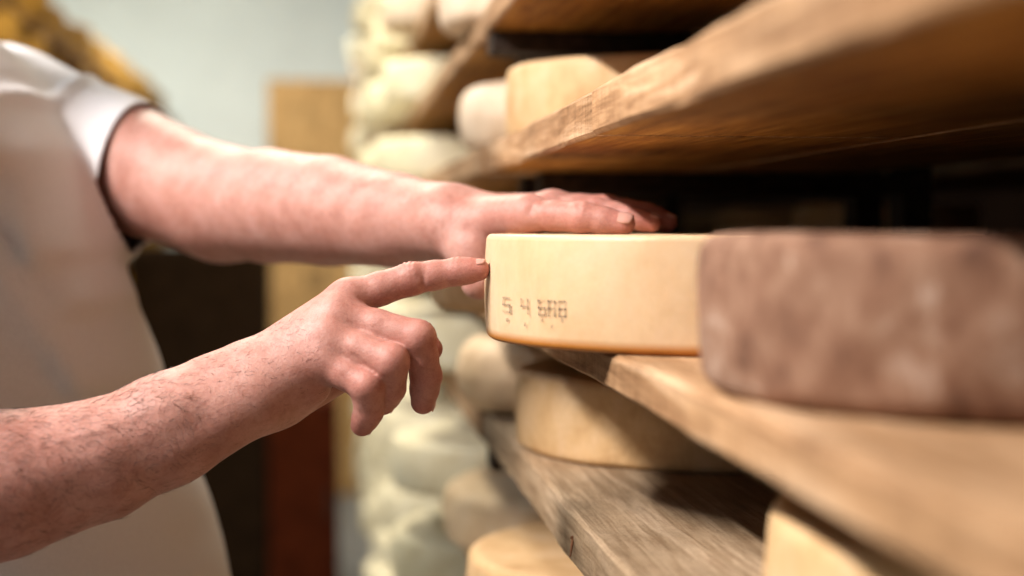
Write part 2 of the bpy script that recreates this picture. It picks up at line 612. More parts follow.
def polydist(P, pts):
    d = None
    for i in range(len(pts) - 1):
        c = cone(P, pts[i], pts[i + 1], 0, 0)
        d = c if d is None else np.minimum(d, c)
    return d


def surface(fn, lo, hi, h, blk=8):
    """surface nets over a box, evaluated only near the surface"""
    lo, hi = np.asarray(lo, float), np.asarray(hi, float)
    nb = np.ceil((hi - lo) / (h * blk)).astype(int)
    n = nb * blk
    bc = np.stack(np.meshgrid(*[np.arange(k) for k in nb], indexing='ij'), -1).reshape(-1, 3)
    ctr = (lo + (bc * blk + (blk - 1) / 2) * h).astype(np.float32)
    dc = fn(ctr)
    grid = np.empty(tuple(n), np.float32)
    g6 = grid.reshape(nb[0], blk, nb[1], blk, nb[2], blk)
    g6[...] = dc.reshape(nb[0], 1, nb[1], 1, nb[2], 1)
    act = bc[np.abs(dc) < h * blk * 1.05 + .004]
    off = np.stack(np.meshgrid(*[np.arange(blk)] * 3, indexing='ij'), -1).reshape(-1, 3)
    for s in range(0, len(act), 600):
        a = act[s:s + 600]
        idx = (a[:, None, :] * blk + off[None]).reshape(-1, 3)
        v = fn((lo + idx * h).astype(np.float32))
        grid[idx[:, 0], idx[:, 1], idx[:, 2]] = v
    S = grid < 0
    c = [S[i:n[0] - 1 + i, j:n[1] - 1 + j, k:n[2] - 1 + k] for i in (0, 1) for j in (0, 1) for k in (0, 1)]
    anyc = np.logical_or.reduce(c)
    allc = np.logical_and.reduce(c)
    cells = np.argwhere(anyc & ~allc)
    vid = np.full(tuple(n - 1), -1, np.int64)
    vid[cells[:, 0], cells[:, 1], cells[:, 2]] = np.arange(len(cells))
    acc = np.zeros((len(cells), 3)); cnt = np.zeros(len(cells))
    cor = [np.array((i, j, k)) for i in (0, 1) for j in (0, 1) for k in (0, 1)]
    val = [grid[cells[:, 0] + q[0], cells[:, 1] + q[1], cells[:, 2] + q[2]] for q in cor]
    for i in range(8):
        for j in range(i + 1, 8):
            if np.abs(cor[i] - cor[j]).sum() != 1:
                continue
            m = (val[i] < 0) != (val[j] < 0)
            t = val[i][m] / (val[i][m] - val[j][m])
            acc[m] += cor[i] + t[:, None] * (cor[j] - cor[i])
            cnt[m] += 1
    verts = lo + (cells + acc / cnt[:, None]) * h
    faces = []
    for ax in range(3):
        u, w = (ax + 1) % 3, (ax + 2) % 3
        sl0 = [slice(None)] * 3; sl1 = [slice(None)] * 3
        sl0[ax] = slice(0, -1); sl1[ax] = slice(1, None)
        e = np.argwhere(S[tuple(sl0)] != S[tuple(sl1)])
        e = e[(e[:, u] > 0) & (e[:, w] > 0) & (e[:, u] < n[u] - 1) & (e[:, w] < n[w] - 1)]
        inside = S[e[:, 0], e[:, 1], e[:, 2]]
        q = []
        for du, dw in ((-1, -1), (0, -1), (0, 0), (-1, 0)):
            t = e.copy(); t[:, u] += du; t[:, w] += dw
            q.append(vid[t[:, 0], t[:, 1], t[:, 2]])
        q = np.stack(q, 1)
        q[~inside] = q[~inside][:, ::-1]
        faces.append(q)
    faces = np.concatenate(faces)
    faces = faces[(faces >= 0).all(1)]
    return verts, faces


def keep_faces(v, f, fmask):
    f = f[fmask]
    used = np.unique(f)
    mp = np.full(len(v), -1); mp[used] = np.arange(len(used))
    return v[used], mp[f]


# ---- right arm (the pointing one)
RH = dict(
    elbow=U(-100, 505, .912), f0=U(0, 485, .935), f1=U(99, 460, .955), f2=U(170, 428, .970), f3=U(212, 406, .978), wrist=U(244, 391, .985),
)
rwA = (RH['wrist'] - RH['f2']); rwA /= np.linalg.norm(rwA)
wide = np.cross(rwA, FWD); wide /= np.linalg.norm(wide)
if wide[2] < 0:
    wide = -wide
WD = wide * math.cos(.65) + FWD * math.sin(.65)                 # across the wrist, towards the thumb side
R_IDX = [U(348, 299, 1.012), U(411, 279, 1.016), U(458, 271.5, 1.014), U(479, 270, 1.012)]
R_MID = [U(337, 317, .999), U(418, 338, .985), U(426, 376, .998), U(423, 402, 1.010)]
R_RNG = [U(328, 339, .989), U(391, 362, .972), U(390, 388, .985), U(383, 403, .998)]
R_PNK = [U(325, 361, .984), U(367, 386, .970), U(369, 411, .980), U(362, 425, .989)]
R_THB = [U(285, 398, 1.015), U(345, 366, 1.038), U(403, 353, 1.040), U(430.5, 349, 1.036)]
RR_IDX, RR_MID, RR_RNG, RR_PNK, RR_THB = [.0130, .0117, .0098, .0078], [.0135, .0124, .0109, .0088], [.0132, .0124, .0107, .0086], [.0122, .0113, .0098, .0080], [.016, .0135, .0112, .009]
R_FING = [(R_IDX, RR_IDX), (R_MID, RR_MID), (R_RNG, RR_RNG), (R_PNK, RR_PNK), (R_THB, RR_THB)]


def lerp(a, b, t):
    return a + (b - a) * t


def finger(P, pts, rs):
    """three phalanges with swollen joints, a padded tip"""
    d = None
    for i in range(3):
        a, b = pts[i], pts[i + 1]
        m = lerp(a, b, .5)
        rm = (rs[i] + rs[i + 1]) / 2 * (.965 if i < 2 else 1.03)
        c = smin(cone(P, a, m, rs[i], rm), cone(P, m, b, rm, rs[i + 1]), .003)
        d = c if d is None else smin(d, c, .0035)
    return d


def right_arm(P, detail=True):
    r = RH
    d = chain(P, [r['elbow'], r['f0'], r['f1'], r['f2']], [.050, .0485, .0405, .0355], .005)
    ax = rwA
    for s, k in ((1, .0115), (-1, .0115)):
        a = chain(P, [r['f2'] + WD * .006 * s, r['f3'] + WD * .011 * s, r['wrist'] + WD * k * s], [.0315, .025, .021], .006)
        d = smin(d, a, .014)
    palm = None
    for (pts, rs), s, rw in zip(R_FING[:4], (.014, .006, -.003, -.012), (.0165, .0165, .0165, .016)):
        c = cone(P, r['wrist'] + WD * s * .9, pts[0] + FWD * .001, rw, rs[0] * 1.0)
        palm = c if palm is None else smin(palm, c, .016)
    # palm body, thenar and hypothenar
    c = cone(P, r['wrist'] + FWD * .008, lerp(R_MID[0], R_RNG[0], .5) + FWD * .012, .017, .014)
    palm = smin(palm, c, .014)
    c = cone(P, U(272, 405, .998), U(308, 385, .996), .0182, .0160)
    palm = smin(palm, c, .013)
    c = cone(P, R_THB[0], R_THB[1], .0185, .016)
    palm = smin(palm, c, .014)
    d = smin(d, palm, .018)
    fing = None
    for pts, rs in R_FING[:4]:
        c = finger(P, pts, rs)
        fing = c if fing is None else smin(fing, c, .0024)
    # webs between the proximal phalanges
    d = smin(d, fing, .009)
    d = smin(d, finger(P, R_THB, RR_THB), .006)
    # upper arm
    d = smin(d, chain(P, [r['elbow'], U(-215, 95, 1.01)], [.05, .062], .02), .03)
    if detail:
        near = d < .006
        if near.any():
            Q = P[near]
            e = np.zeros(len(Q), np.float32)
            # knuckle bumps and tendons
            for (pts, rs), h in zip(R_FING[:4], (.0022, .0022, .0022, .0018)):
                n = -FWD * .8 + UPV * .6
                c = pts[0] + n * rs[0] * .75
                q = np.linalg.norm(Q - V3(c), axis=1)
                e -= h * np.exp(-(q / .009) ** 2)
                tn = polydist(Q, [lerp(r['wrist'], pts[0], .35) + n * .014, c])
                e -= .0009 * np.exp(-(tn / .0035) ** 2)
            e -= .0022 * np.exp(-(np.linalg.norm(Q - V3(U(414, 267, 1.006)), axis=1) / .0055) ** 2)   # callus
            # veins
            for vp in ([U(262, 352, .955), U(285, 345, .955), U(300, 330, .965), U(318, 330, .965)], [U(285, 345, .955), U(305, 352, .955), U(318, 350, .96)],
                       [U(60, 440, .91), U(120, 420, .925), U(170, 400, .935), U(215, 376, .95)]):
                tn = polydist(Q, vp)
                e -= .0008 * np.exp(-(tn / .0045) ** 2)
            # creases
            for pts, w, dp in CREASES:
                tn = polydist(Q, pts)
                e += dp * np.exp(-(tn / w) ** 2)
            # fine wrinkles over the middle joints
            for (pts, rs), dors in zip(R_FING[:2], R_DORS):
                for j in (1, 2):
                    ax_ = pts[j + 1] - pts[j - 1]; ax_ = ax_ / np.linalg.norm(ax_)
                    rel = Q - V3(pts[j] + dors[j] * rs[j] * .8)
                    t = rel @ V3(ax_)
                    rad = np.linalg.norm(rel - t[:, None] * V3(ax_), axis=1)
                    wdt = .0058 if j == 1 else .004
                    e += (.0009 if pts is R_IDX else .00055) * (1 if j == 1 else .6) * np.sin(t * (2 * math.pi / .0037) + 3 * rad / .008) * np.exp(-(t / wdt) ** 2) * np.exp(-(rad / (rs[j] * .9)) ** 2)
            # forearm muscle relief
            e += .0016 * np.exp(-(polydist(Q, [U(60, 500, .90), U(140, 462, .92), U(205, 418, .94)]) / .010) ** 2)
            d[near] += e
    return d


def dorsal(pts, j, hint):
    t = pts[min(j + 1, 3)] - pts[j - 1]
    t = t / np.linalg.norm(t)
    n = hint - t * (hint @ t)
    return n / np.linalg.norm(n)


R_HINT = [UPV * .95 - FWD * .15, RGT + FWD * .25, RGT + FWD * .25, RGT + FWD * .3]
R_DORS = [{1: dorsal(p, 1, h), 2: dorsal(p, 2, h)} for (p, r_), h in zip(R_FING[:4], R_HINT)]
CREASES = [
    ([U(321, 397, .975), U(327, 391, .968), U(333, 378, .962)], .0017, .0022),          # fold under the little finger
    ([U(228, 346, .96), U(233, 362, .95), U(240, 380, .948)], .0016, .0005),
    ([U(360, 281, 1.0), U(371, 296, .998), U(384, 308, 1.0)], .0016, .0016),
    ([U(366, 326, .978), U(380, 339, .972), U(398, 352, .970)], .0016, .0012),         # between middle and ring finger
    ([U(347, 348, .972), U(360, 362, .966), U(374, 374, .964)], .0016, .0012),         # between ring and little finger
    ([U(376, 298, .996), U(388, 304, .99), U(400, 312, .985)], .0014, .0010),
    ([U(431, 278, 1.0), U(438, 288, 1.005)], .0012, .0008),            # base of the index finger
    ([U(419, 262, 1.004), U(423, 272, 1.003), U(424, 290, 1.008)], .0013, .0013),      # behind the callus
    ([U(425, 294, 1.01), U(440, 288, 1.005), U(455, 284, 1.005)], .0015, .0006),
]


# ---- left arm (resting on the wheel)
TOPZ = EYE - .006
L_SH, L_EL, L_WR = U(8, 124, 1.56), U(222, 204, 1.40), U(446, 222, 1.185)
L_IDX = [U(548, 211, 1.165), U(596, 211, 1.150), U(630, 216, 1.140), U(652, 223, 1.135)]
L_MID = [U(553, 208, 1.188), U(607, 208, 1.178), U(645, 214, 1.170), U(668, 222.7, 1.166)]
L_RNG = [U(550, 209, 1.209), U(605, 208, 1.203), U(645, 214, 1.198), U(668, 222.9, 1.194)]
L_PNK = [U(545, 212, 1.228), U(590, 212, 1.226), U(618, 216, 1.224), U(637, 223, 1.222)]
L_THB = [U(476, 222, 1.150), U(529, 214.5, 1.115), U(583, 217.5, 1.085), U(624, 224, 1.075)]
LR_IDX, LR_MID, LR_RNG, LR_PNK, LR_THB = [.0128, .0108, .0092, .0077], [.013, .011, .0094, .0078], [.0125, .0105, .009, .0075], [.0115, .0095, .0082, .007], [.0155, .0125, .0122, .0088]
L_FING = [(L_IDX, LR_IDX), (L_MID, LR_MID), (L_RNG, LR_RNG), (L_PNK, LR_PNK), (L_THB, LR_THB)]


def left_arm(P, detail=True):
    d = chain(P, [L_SH, lerp(L_SH, L_EL, .55), L_EL], [.074, .067, .0535], .008)
    a = chain(P, [L_EL, U(270, 206, 1.35), U(330, 211, 1.295), U(395, 220, 1.235), L_WR], [.0535, .0535, .0495, .0405, .0310], .006)
    d = smin(d, a, .02)
    palm = None
    for (pts, rs), s in zip(L_FING[:4], (-.012, -.002, .008, .018)):
        c = cone(P, L_WR + FLAT * s, pts[0], .0205, rs[0])
        palm = c if palm is None else smin(palm, c, .014)
    palm = smin(palm, cone(P, L_WR + RGT * .01, L_THB[1], .022, .0155), .014)
    # heel of the hand hanging down beside the wheel
    palm = smin(palm, chain(P, [U(458, 230, 1.165), U(474, 252, 1.150), U(478, 283, 1.140)], [.024, .0190, .0135], .012), .014)
    d = smin(d, palm, .016)
    fing = None
    for pts, rs in L_FING:
        c = finger(P, pts, rs)
        fing = c if fing is None else smin(fing, c, .0015)
    d = smin(d, fing, .008)
    if detail:
        near = d < .006
        if near.any():
            Q = P[near]
            e = np.zeros(len(Q), np.float32)
            for (pts, rs) in L_FING[:4]:
                q = np.linalg.norm(Q - V3(pts[0] + ZUP * rs[0] * .8), axis=1)
                e -= .0016 * np.exp(-(q / .009) ** 2)
            for pts, w, dp in (([U(523, 235, 1.09), U(525, 222, 1.09), U(532, 208, 1.10)], .0022, .0018), ([U(577, 228, 1.07), U(577, 215, 1.07), U(580, 203, 1.08)], .002, .0011),
                               ([U(585, 228, 1.07), U(585, 215, 1.07), U(588, 203, 1.08)], .0016, .0006), ([U(600, 232, 1.063), U(603, 222, 1.06), U(606, 210, 1.066)], .0014, .0005)):
                e += dp * np.exp(-(polydist(Q, pts) / w) ** 2)
            d[near] += e
    return d


# ---- torso, neck, head, legs in the man's own frame
AX = np.stack([RGT, FLAT, ZUP])


def torso(P):
    d = None
    for b, k in ((-.075, .93), (0, 1), (.075, .93)):
        c = cone(P, B(-.572, 1.345 + b, .0), B(-.470, 1.345 + b * .8, -.36), .141 * k, .170 * k)
        d = c if d is None else smin(d, c, .06)
    d = smin(d, ell(P, B(-.52, 1.34, -.50), AX, (.165, .185, .17)), .08)
    for b in (1.07, 1.54):
        d = smin(d, cone(P, B(-.60, 1.345, .125), B(-.560, b, .098), .080, .068), .07)
    return d


HC = B(-.485, 1.335, .378)
LOOK = np.array(RGT * .93 - ZUP * .30 + FLAT * .05); LOOK /= np.linalg.norm(LOOK)
HSIDE = np.cross(ZUP, LOOK); HSIDE /= np.linalg.norm(HSIDE)
HUP = np.cross(LOOK, HSIDE)
HAX = np.stack([LOOK, HSIDE, HUP])


def H(f, s, u):
    return HC + LOOK * f + HSIDE * s + HUP * u


def head(P):
    d = ell(P, H(-.008, 0, .03), HAX, (.098, .077, .098))
    d = smin(d, ell(P, H(.022, 0, -.045), HAX, (.066, .060, .078)), .04)
    d = smin(d, ball(P, H(.066, 0, -.098), .022), .03)                       # chin
    d = smin(d, cone(P, H(.084, 0, .018), H(.112, 0, -.022), .009, .015), .012)   # nose
    for s in (-1, 1):
        d = smin(d, ball(P, H(.098, .012 * s, -.026), .0085), .006)
        d = smin(d, cone(P, H(.088, .014 * s, .030), H(.074, .046 * s, .030), .009, .008), .012)  # brow
        d = smin(d, ball(P, H(.058, .042 * s, -.028), .024), .02)
        d = np.maximum(d, -(ball(P, H(.094, .032 * s, .010), .014)))         # eye socket
        ear = ell(P, H(-.008, .081 * s, -.002), HAX, (.020, .009, .033))
        ear = np.maximum(ear, -ball(P, H(-.004, .094 * s, .002), .011))
        d = smin(d, ear, .006)
    d = smin(d, cone(P, H(.086, -.02, -.062), H(.086, .02, -.062), .009, .009), .008)   # lips
    d = d + .003 * np.exp(-(polydist(P, [H(.094, -.022, -.062), H(.097, 0, -.061), H(.094, .022, -.062)]) / .003) ** 2)
    d = smin(d, cone(P, B(-.60, 1.34, .15), H(-.035, 0, -.06), .064, .057), .03)
    return d


def body_core(P):
    d = torso(P)
    d = smin(d, head(P), .02)
    return d


def body(P):
    d = body_core(P)
    d = smin(d, left_arm(P, False), .03)
    d = smin(d, chain(P, [RH['elbow'], U(-215, 95, 1.01)], [.05, .062], .02), .03)
    for s in (-1, 1):
        d = smin(d, chain(P, [B(-.53, 1.34 + .095 * s, -.60), B(-.515, 1.34 + .11 * s, -.86), B(-.54, 1.34 + .12 * s, -1.20)], [.098, .062, .045], .03), .04)
    return d


def full_right(P):
    return right_arm(P)


def bounds(pts, pad):
    a = np.stack(pts)
    return a.min(0) - pad, a.max(0) + pad


parts_v, parts_f = [], []
# the pointing arm, from mid upper arm to the fingertips
pts = [RH['elbow'], RH['f0'], RH['f1'], RH['wrist']] + [p for q, _ in R_FING for p in q] + [lerp(RH['elbow'], U(-215, 95, 1.01), .5)]
lo, hi = bounds(pts, .078)
RCUT_P = lerp(RH['elbow'], U(-215, 95, 1.01), .40)
RCUT_N = RH['elbow'] - U(-215, 95, 1.01); RCUT_N /= np.linalg.norm(RCUT_N)
v, f = surface(full_right, lo, hi, .00115)
c = v[f].mean(1)
v, f = keep_faces(v, f, ((c - RCUT_P) @ RCUT_N) > 0)
parts_v.append(v); parts_f.append(f)
# the resting arm, from under the sleeve to the fingertips
LCUT_P = lerp(L_SH, L_EL, .30)
LCUT_N = L_EL - L_SH; LCUT_N /= np.linalg.norm(LCUT_N)
pts = [lerp(L_SH, L_EL, .3), L_EL, L_WR, U(478, 283, 1.140)] + [p for q, _ in L_FING for p in q]
lo, hi = bounds(pts, .072)
v, f = surface(left_arm, lo, hi, .0018)
c = v[f].mean(1)
v, f = keep_faces(v, f, ((c - LCUT_P) @ LCUT_N) > 0)
parts_v.append(v); parts_f.append(f)
# the rest of the body
v, f = surface(body, B(-.88, .78, -1.27), B(.0, 1.95, .56), .007)
c = v[f].mean(1)
tR = RH['elbow'] - U(-215, 95, 1.01)
inR = (((c - RCUT_P) @ RCUT_N) > .006) & (np.linalg.norm(c - RH['elbow'], axis=1) < .33) & ((c @ FLAT) < 1.13)
inL = (((c - LCUT_P) @ LCUT_N) > .006) & (np.abs(((c - L_SH) - ((c - L_SH) @ LCUT_N)[:, None] * LCUT_N)).max(1) < .30) & ((c @ FLAT) > 1.0) & (np.abs(c[:, 2] - (EYE + .04)) < .16) & ((c @ RGT) > -.5)
dl = left_arm(c.astype(np.float32), False)
inL &= np.abs(dl) < .004
v, f = keep_faces(v, f, ~(inR | inL))
parts_v.append(v); parts_f.append(f)
o = 0
F_ALL = []
for v, f in zip(parts_v, parts_f):
    F_ALL.append(f + o); o += len(v)
BV, BF = np.concatenate(parts_v), np.concatenate(F_ALL)
origin = B(-.52, 1.34, -EYE)


def fast_mesh(name, v, f):
    me = bpy.data.meshes.new(name)
    me.vertices.add(len(v)); me.vertices.foreach_set('co', np.asarray(v, np.float32).ravel())
    me.loops.add(f.size); me.loops.foreach_set('vertex_index', f.astype(np.int32).ravel())
    me.polygons.add(len(f))
    me.polygons.foreach_set('loop_start', np.arange(0, f.size, 4, dtype=np.int32))
    me.polygons.foreach_set('loop_total', np.full(len(f), 4, np.int32))
    me.update(calc_edges=True)
    me.validate()
    return me


def relax(v, f, it=2, lam=.5):
    e = np.concatenate([f[:, [0, 1]], f[:, [1, 2]], f[:, [2, 3]], f[:, [3, 0]]])
    for _ in range(it):
        acc = np.zeros_like(v); cnt = np.zeros(len(v))
        np.add.at(acc, e[:, 0], v[e[:, 1]]); np.add.at(cnt, e[:, 0], 1)
        np.add.at(acc, e[:, 1], v[e[:, 0]]); np.add.at(cnt, e[:, 1], 1)
        v = v + lam * (acc / np.maximum(cnt, 1)[:, None] - v)
    return v


BV = relax(BV, BF, 1, .5)
me = fast_mesh('person', BV - origin, BF)
fl = me.attributes.new('flush', 'FLOAT', 'POINT')
red = np.zeros(len(BV))
for pts, rs in R_FING + L_FING:
    for p, w, s in ((pts[0], .016, .32), (lerp(pts[0], pts[1], .5), .016, .28), (pts[1], .015, .48), (lerp(pts[1], pts[2], .5), .014, .36), (pts[2], .013, .48), (pts[3], .014, .62)):
        red = np.maximum(red, s * np.exp(-((np.linalg.norm(BV - p, axis=1)) / (w * 1.25)) ** 2))
for p, w, s in ((RH['elbow'], .09, .3),):
    red = np.maximum(red, s * np.exp(-((np.linalg.norm(BV - p, axis=1)) / w) ** 2))
fl.data.foreach_set('value', red.astype(np.float32))
MAN = link('person', me, M['skin'], None, origin)
tag(MAN, 'person in a white t-shirt pointing at a cheese wheel, other hand resting on it', 'person')


def child(name, me, m, label=None, parent=None):
    o = link(name, me, m, parent or MAN)
    if (parent or MAN) is MAN:
        o.matrix_parent_inverse = Matrix.Translation(-Vector(origin))
    if label:
        o['label'] = label
    return o


# fingernails
def nail(pts, rs, hint, ln=.0095):
    t = pts[3] - pts[2]; t = t / np.linalg.norm(t)
    n = hint - t * (hint @ t); n /= np.linalg.norm(n)
    s = np.cross(t, n)
    r = rs[3]
    c = pts[3] + t * (r * .05)
    vs, fs = [], []
    nu, nv = 10, 9
    w = r * .80
    for i in range(nu):
        u = i / (nu - 1) * 2 - 1
        for j in range(nv):
            q = j / (nv - 1) * 2 - 1
            x = u * math.sqrt(1 - q * q * .42); y = q * math.sqrt(1 - u * u * .30)
            a = y * 1.0
            rr_ = 1.02 * math.sqrt(r * r - (.8 * max(0, x) * ln * .55) ** 2)
            vs.append(c + t * (x * ln * .55) + n * (rr_ * math.cos(a * .95)) + s * (rr_ * math.sin(a * .95) * .98))
    for i in range(nu - 1):
        for j in range(nv - 1):
            fs.append((i * nv + j, (i + 1) * nv + j, (i + 1) * nv + j + 1, i * nv + j + 1))
    me = np_mesh('fingernail', vs, fs)
    o = child('fingernail', me, M['nail'])
    so = o.modifiers.new('thick', 'SOLIDIFY'); so.thickness = .0003
    return o


for (pts, rs), h in zip(R_FING[:4], R_HINT):
    nail(pts, rs, h)
nail(R_THB, RR_THB, UPV * .6 + RGT * .0 + FWD * .6)
for pts, rs in L_FING[:4]:
    nail(pts, rs, ZUP + RGT * .1)
nail(L_THB, LR_THB, ZUP * .8 - FLAT * .6, .013)


# arm hair: short fine strands on the pointing forearm and the back of that hand
def strands(nst):
    rng = np.random.default_rng(5)
    vv, ff = parts_v[0], parts_f[0]
    c = vv[ff].mean(1)
    e1 = vv[ff[:, 1]] - vv[ff[:, 0]]; e2 = vv[ff[:, 3]] - vv[ff[:, 0]]
    nn = np.cross(e1, e2); nn /= np.linalg.norm(nn, axis=1)[:, None] + 1e-12
    s = (c - RH['elbow']) @ rwA
    L = (RH['wrist'] - RH['elbow']) @ rwA
    prob = np.where(s < L * .8, 1.0, np.where(s < L + .055, .45, 0.0)) * (s > .01)
    facing = np.clip(-(nn @ FWD) + .5, 0, 1)
    prob = prob * facing * np.clip(.75 + nn[:, 2], .3, 1.4)
    idx = rng.choice(len(c), nst, p=prob / prob.sum(), replace=False)
    vs, fs = [], []
    for i in idx:
        p, n = c[i], nn[i]
        tng = rwA * .8 - UPV * rng.uniform(.1, 1.0) + rng.normal(0, .35, 3)
        tng -= n * (tng @ n); tng /= np.linalg.norm(tng)
        ln = rng.uniform(.004, .012) * (1.0 if s[i] < L * .85 else .55)
        b = np.cross(n, tng)
        r0 = rng.uniform(.00007, .00013)
        k0 = len(vs)
        bend = rng.normal(0, .25)
        for k, t in enumerate((0, .35, .7, 1.0)):
            q = p - n * .0003 + tng * ln * t + n * ln * (.38 * t - .30 * t * t) + b * ln * bend * t * t
            rad = r0 * (1 - .75 * t)
            for a in (0, 2.094, 4.189):
                vs.append(q + b * rad * math.cos(a) + n * rad * math.sin(a))
        for k in range(3):
            for a in range(3):
                a2 = (a + 1) % 3
                fs.append((k0 + k * 3 + a, k0 + k * 3 + a2, k0 + k * 3 + 3 + a2, k0 + k * 3 + 3 + a))
    me = np_mesh('arm_hair', vs, fs)
    o = child('arm_hair', me, M['hairline'], 'fine dark hairs on the forearm')
    o['kind'] = 'stuff'


strands(2800)


# t-shirt: an offset of the torso and the sleeves, with folds, open at hems and neck
R_SH = U(-215, 95, 1.01)


def axis_dist(c, a, b):
    a = Vector(a); t = (Vector(b) - a).normalized()
    q = c - a
    return (q - t * q.dot(t)).length


armdir = L_EL - L_SH; armdir /= np.linalg.norm(armdir)
hemP, hemQ = U(154, 110, 1.465), U(122, 196, 1.42)
hemT = (hemQ - hemP) / np.linalg.norm(hemQ - hemP)
hemN = armdir - hemT * (armdir @ hemT)


def shirt_fn(P):
    d = torso(P) - .012
    sl = np.maximum(chain(P, [L_SH, lerp(L_SH, L_EL, .9)], [.079, .0630], .02), ((P - V3(hemP)) @ V3(hemN)) - .006)
    d = smin(d, sl, .05)
    sr = chain(P, [R_SH, lerp(R_SH, RH['elbow'], .75)], [.076, .073], .02)
    d = smin(d, sr, .05)
    near = np.abs(d) < .03
    if near.any():
        Q = P[near]
        e = np.zeros(len(Q), np.float32)
        K2 = np.stack([RGT, ZUP], 1).astype(np.float32)
        Q2 = Q @ K2
        front = 1 / (1 + np.exp((Q @ V3(FLAT) - 1.40) / .02))
        for pts, w, hgt in FOLDS:
            tn = polydist(Q2, [V3(q) @ K2 for q in pts])
            e -= hgt * np.exp(-(tn / w) ** 2) * (1 if pts[0][1] > 1.46 else front)
        x, z = Q @ V3(RGT), Q[:, 2]
        b = Q @ V3(FLAT)
        e += .0018 * np.sin(34 * (z - .5 * x) + 9 * b + 2 * np.sin(7 * z))
        d[near] += e
    return d


FOLDS = [
    ([U(0, 80, 1.40), U(30, 108, 1.40), U(58, 160, 1.36), U(76, 215, 1.34), U(84, 250, 1.32)], .011, .016),
    ([U(0, 150, 1.33), U(30, 180, 1.33), U(62, 235, 1.31), U(90, 300, 1.28)], .012, .015),
    ([U(0, 225, 1.30), U(40, 270, 1.27), U(75, 340, 1.24), U(90, 380, 1.24)], .014, .013),
    ([U(10, 60, 1.46), U(42, 92, 1.46), U(62, 135, 1.44), U(74, 170, 1.42)], .008, .009),
    ([U(84, 70, 1.48), U(76, 95, 1.47), U(64, 125, 1.45)], .006, .005),
    ([U(20, 300, 1.24), U(90, 370, 1.24), U(150, 430, 1.25)], .018, .007),
    ([U(150, 400, 1.25), U(190, 480, 1.25), U(210, 560, 1.25)], .012, .004),
]
v, f = surface(shirt_fn, B(-.90, .76, -.66), B(-.10, 1.80, .30), .0045)
bm = bmesh.new()
me = fast_mesh('shirt', relax(v, f, 2, .5), f)
bm.from_mesh(me)


def cut(point, normal, near=None):
    """open the cloth along a plane: drop what lies beyond it"""
    n = Vector(normal).normalized(); p = Vector(point)
    faces = [q for q in bm.faces if near is None or near(q.calc_center_median())]
    geom = faces + list({e for q in faces for e in q.edges}) + list({w for q in faces for w in q.verts})
    bmesh.ops.bisect_plane(bm, geom=geom, plane_co=p, plane_no=n)
    bm.faces.ensure_lookup_table()
    dead = [q for q in bm.faces if (q.calc_center_median() - p).dot(n) > 0 and (near is None or near(q.calc_center_median()))]
    bmesh.ops.delete(bm, geom=dead, context='FACES')


cut(hemP, hemN, lambda c: axis_dist(c, L_SH, L_EL) < .080 and (c - Vector(hemP)).dot(Vector(hemN)) > -.02 and (c - Vector(hemP)).dot(Vector(hemN)) < .014)
rdir = RH['elbow'] - R_SH; rdir /= np.linalg.norm(rdir)
cut(lerp(R_SH, RH['elbow'], .60), rdir, lambda c: (Vector(RH['elbow']) - c).length < .19)
cut(B(-.5, 1.34, -.60), -ZUP)
cut(B(-.60, 1.34, .205), ZUP * .95 + RGT * .08, lambda c: abs((c - Vector(B(-.6, 1.34, 0))).dot(Vector(FLAT))) < .085 and c.z > EYE + .1)
bm.to_mesh(me); bm.free()
sh = child('shirt', me, M['shirt'], 'white short-sleeved cotton t-shirt')
so = sh.modifiers.new('cloth', 'SOLIDIFY'); so.thickness = .0028; so.offset = 1


def trousers_fn(P):
    d = ell(P, B(-.52, 1.34, -.56), AX, (.180, .20, .17))
    for s in (-1, 1):
        d = smin(d, chain(P, [B(-.53, 1.34 + .095 * s, -.60), B(-.515, 1.34 + .11 * s, -.86), B(-.54, 1.34 + .12 * s, -1.215)], [.112, .080, .072], .03), .03)
    d += .004 * np.sin(P[:, 2] * 60 + (P @ V3(RGT)) * 20)
    return d


v, f = surface(trousers_fn, B(-.82, 1.05, -1.295), B(-.25, 1.72, -.38), .009)
child('trousers', fast_mesh('trousers', relax(v, f), f), M['trousers'], 'dark work trousers')
for s in (-1, 1):
    cy = 1.34 + .12 * s
    v, f = surface(lambda P: np.maximum(smin(chain(P, [B(-.57, cy, -1.24), B(-.36, cy, -1.262)], [.050, .042], .02), ball(P, B(-.545, cy, -1.215), .055), .03), -(P[:, 2] - .018)),
                   B(-.70, cy - .10, -1.31), B(-.25, cy + .10, -1.13), .007)
    o = child('shoe', fast_mesh('shoe', relax(v, f), f), M['shoe'])
    v, f = surface(lambda P: np.maximum(chain(P, [B(-.57, cy, -1.275), B(-.36, cy, -1.275)], [.056, .050], .02), np.abs(P[:, 2] - .010) - .010),
                   B(-.70, cy - .10, -1.31), B(-.25, cy + .10, -1.23), .006)
    so_ = link('sole', fast_mesh('sole', v, f), M['sole'], o)

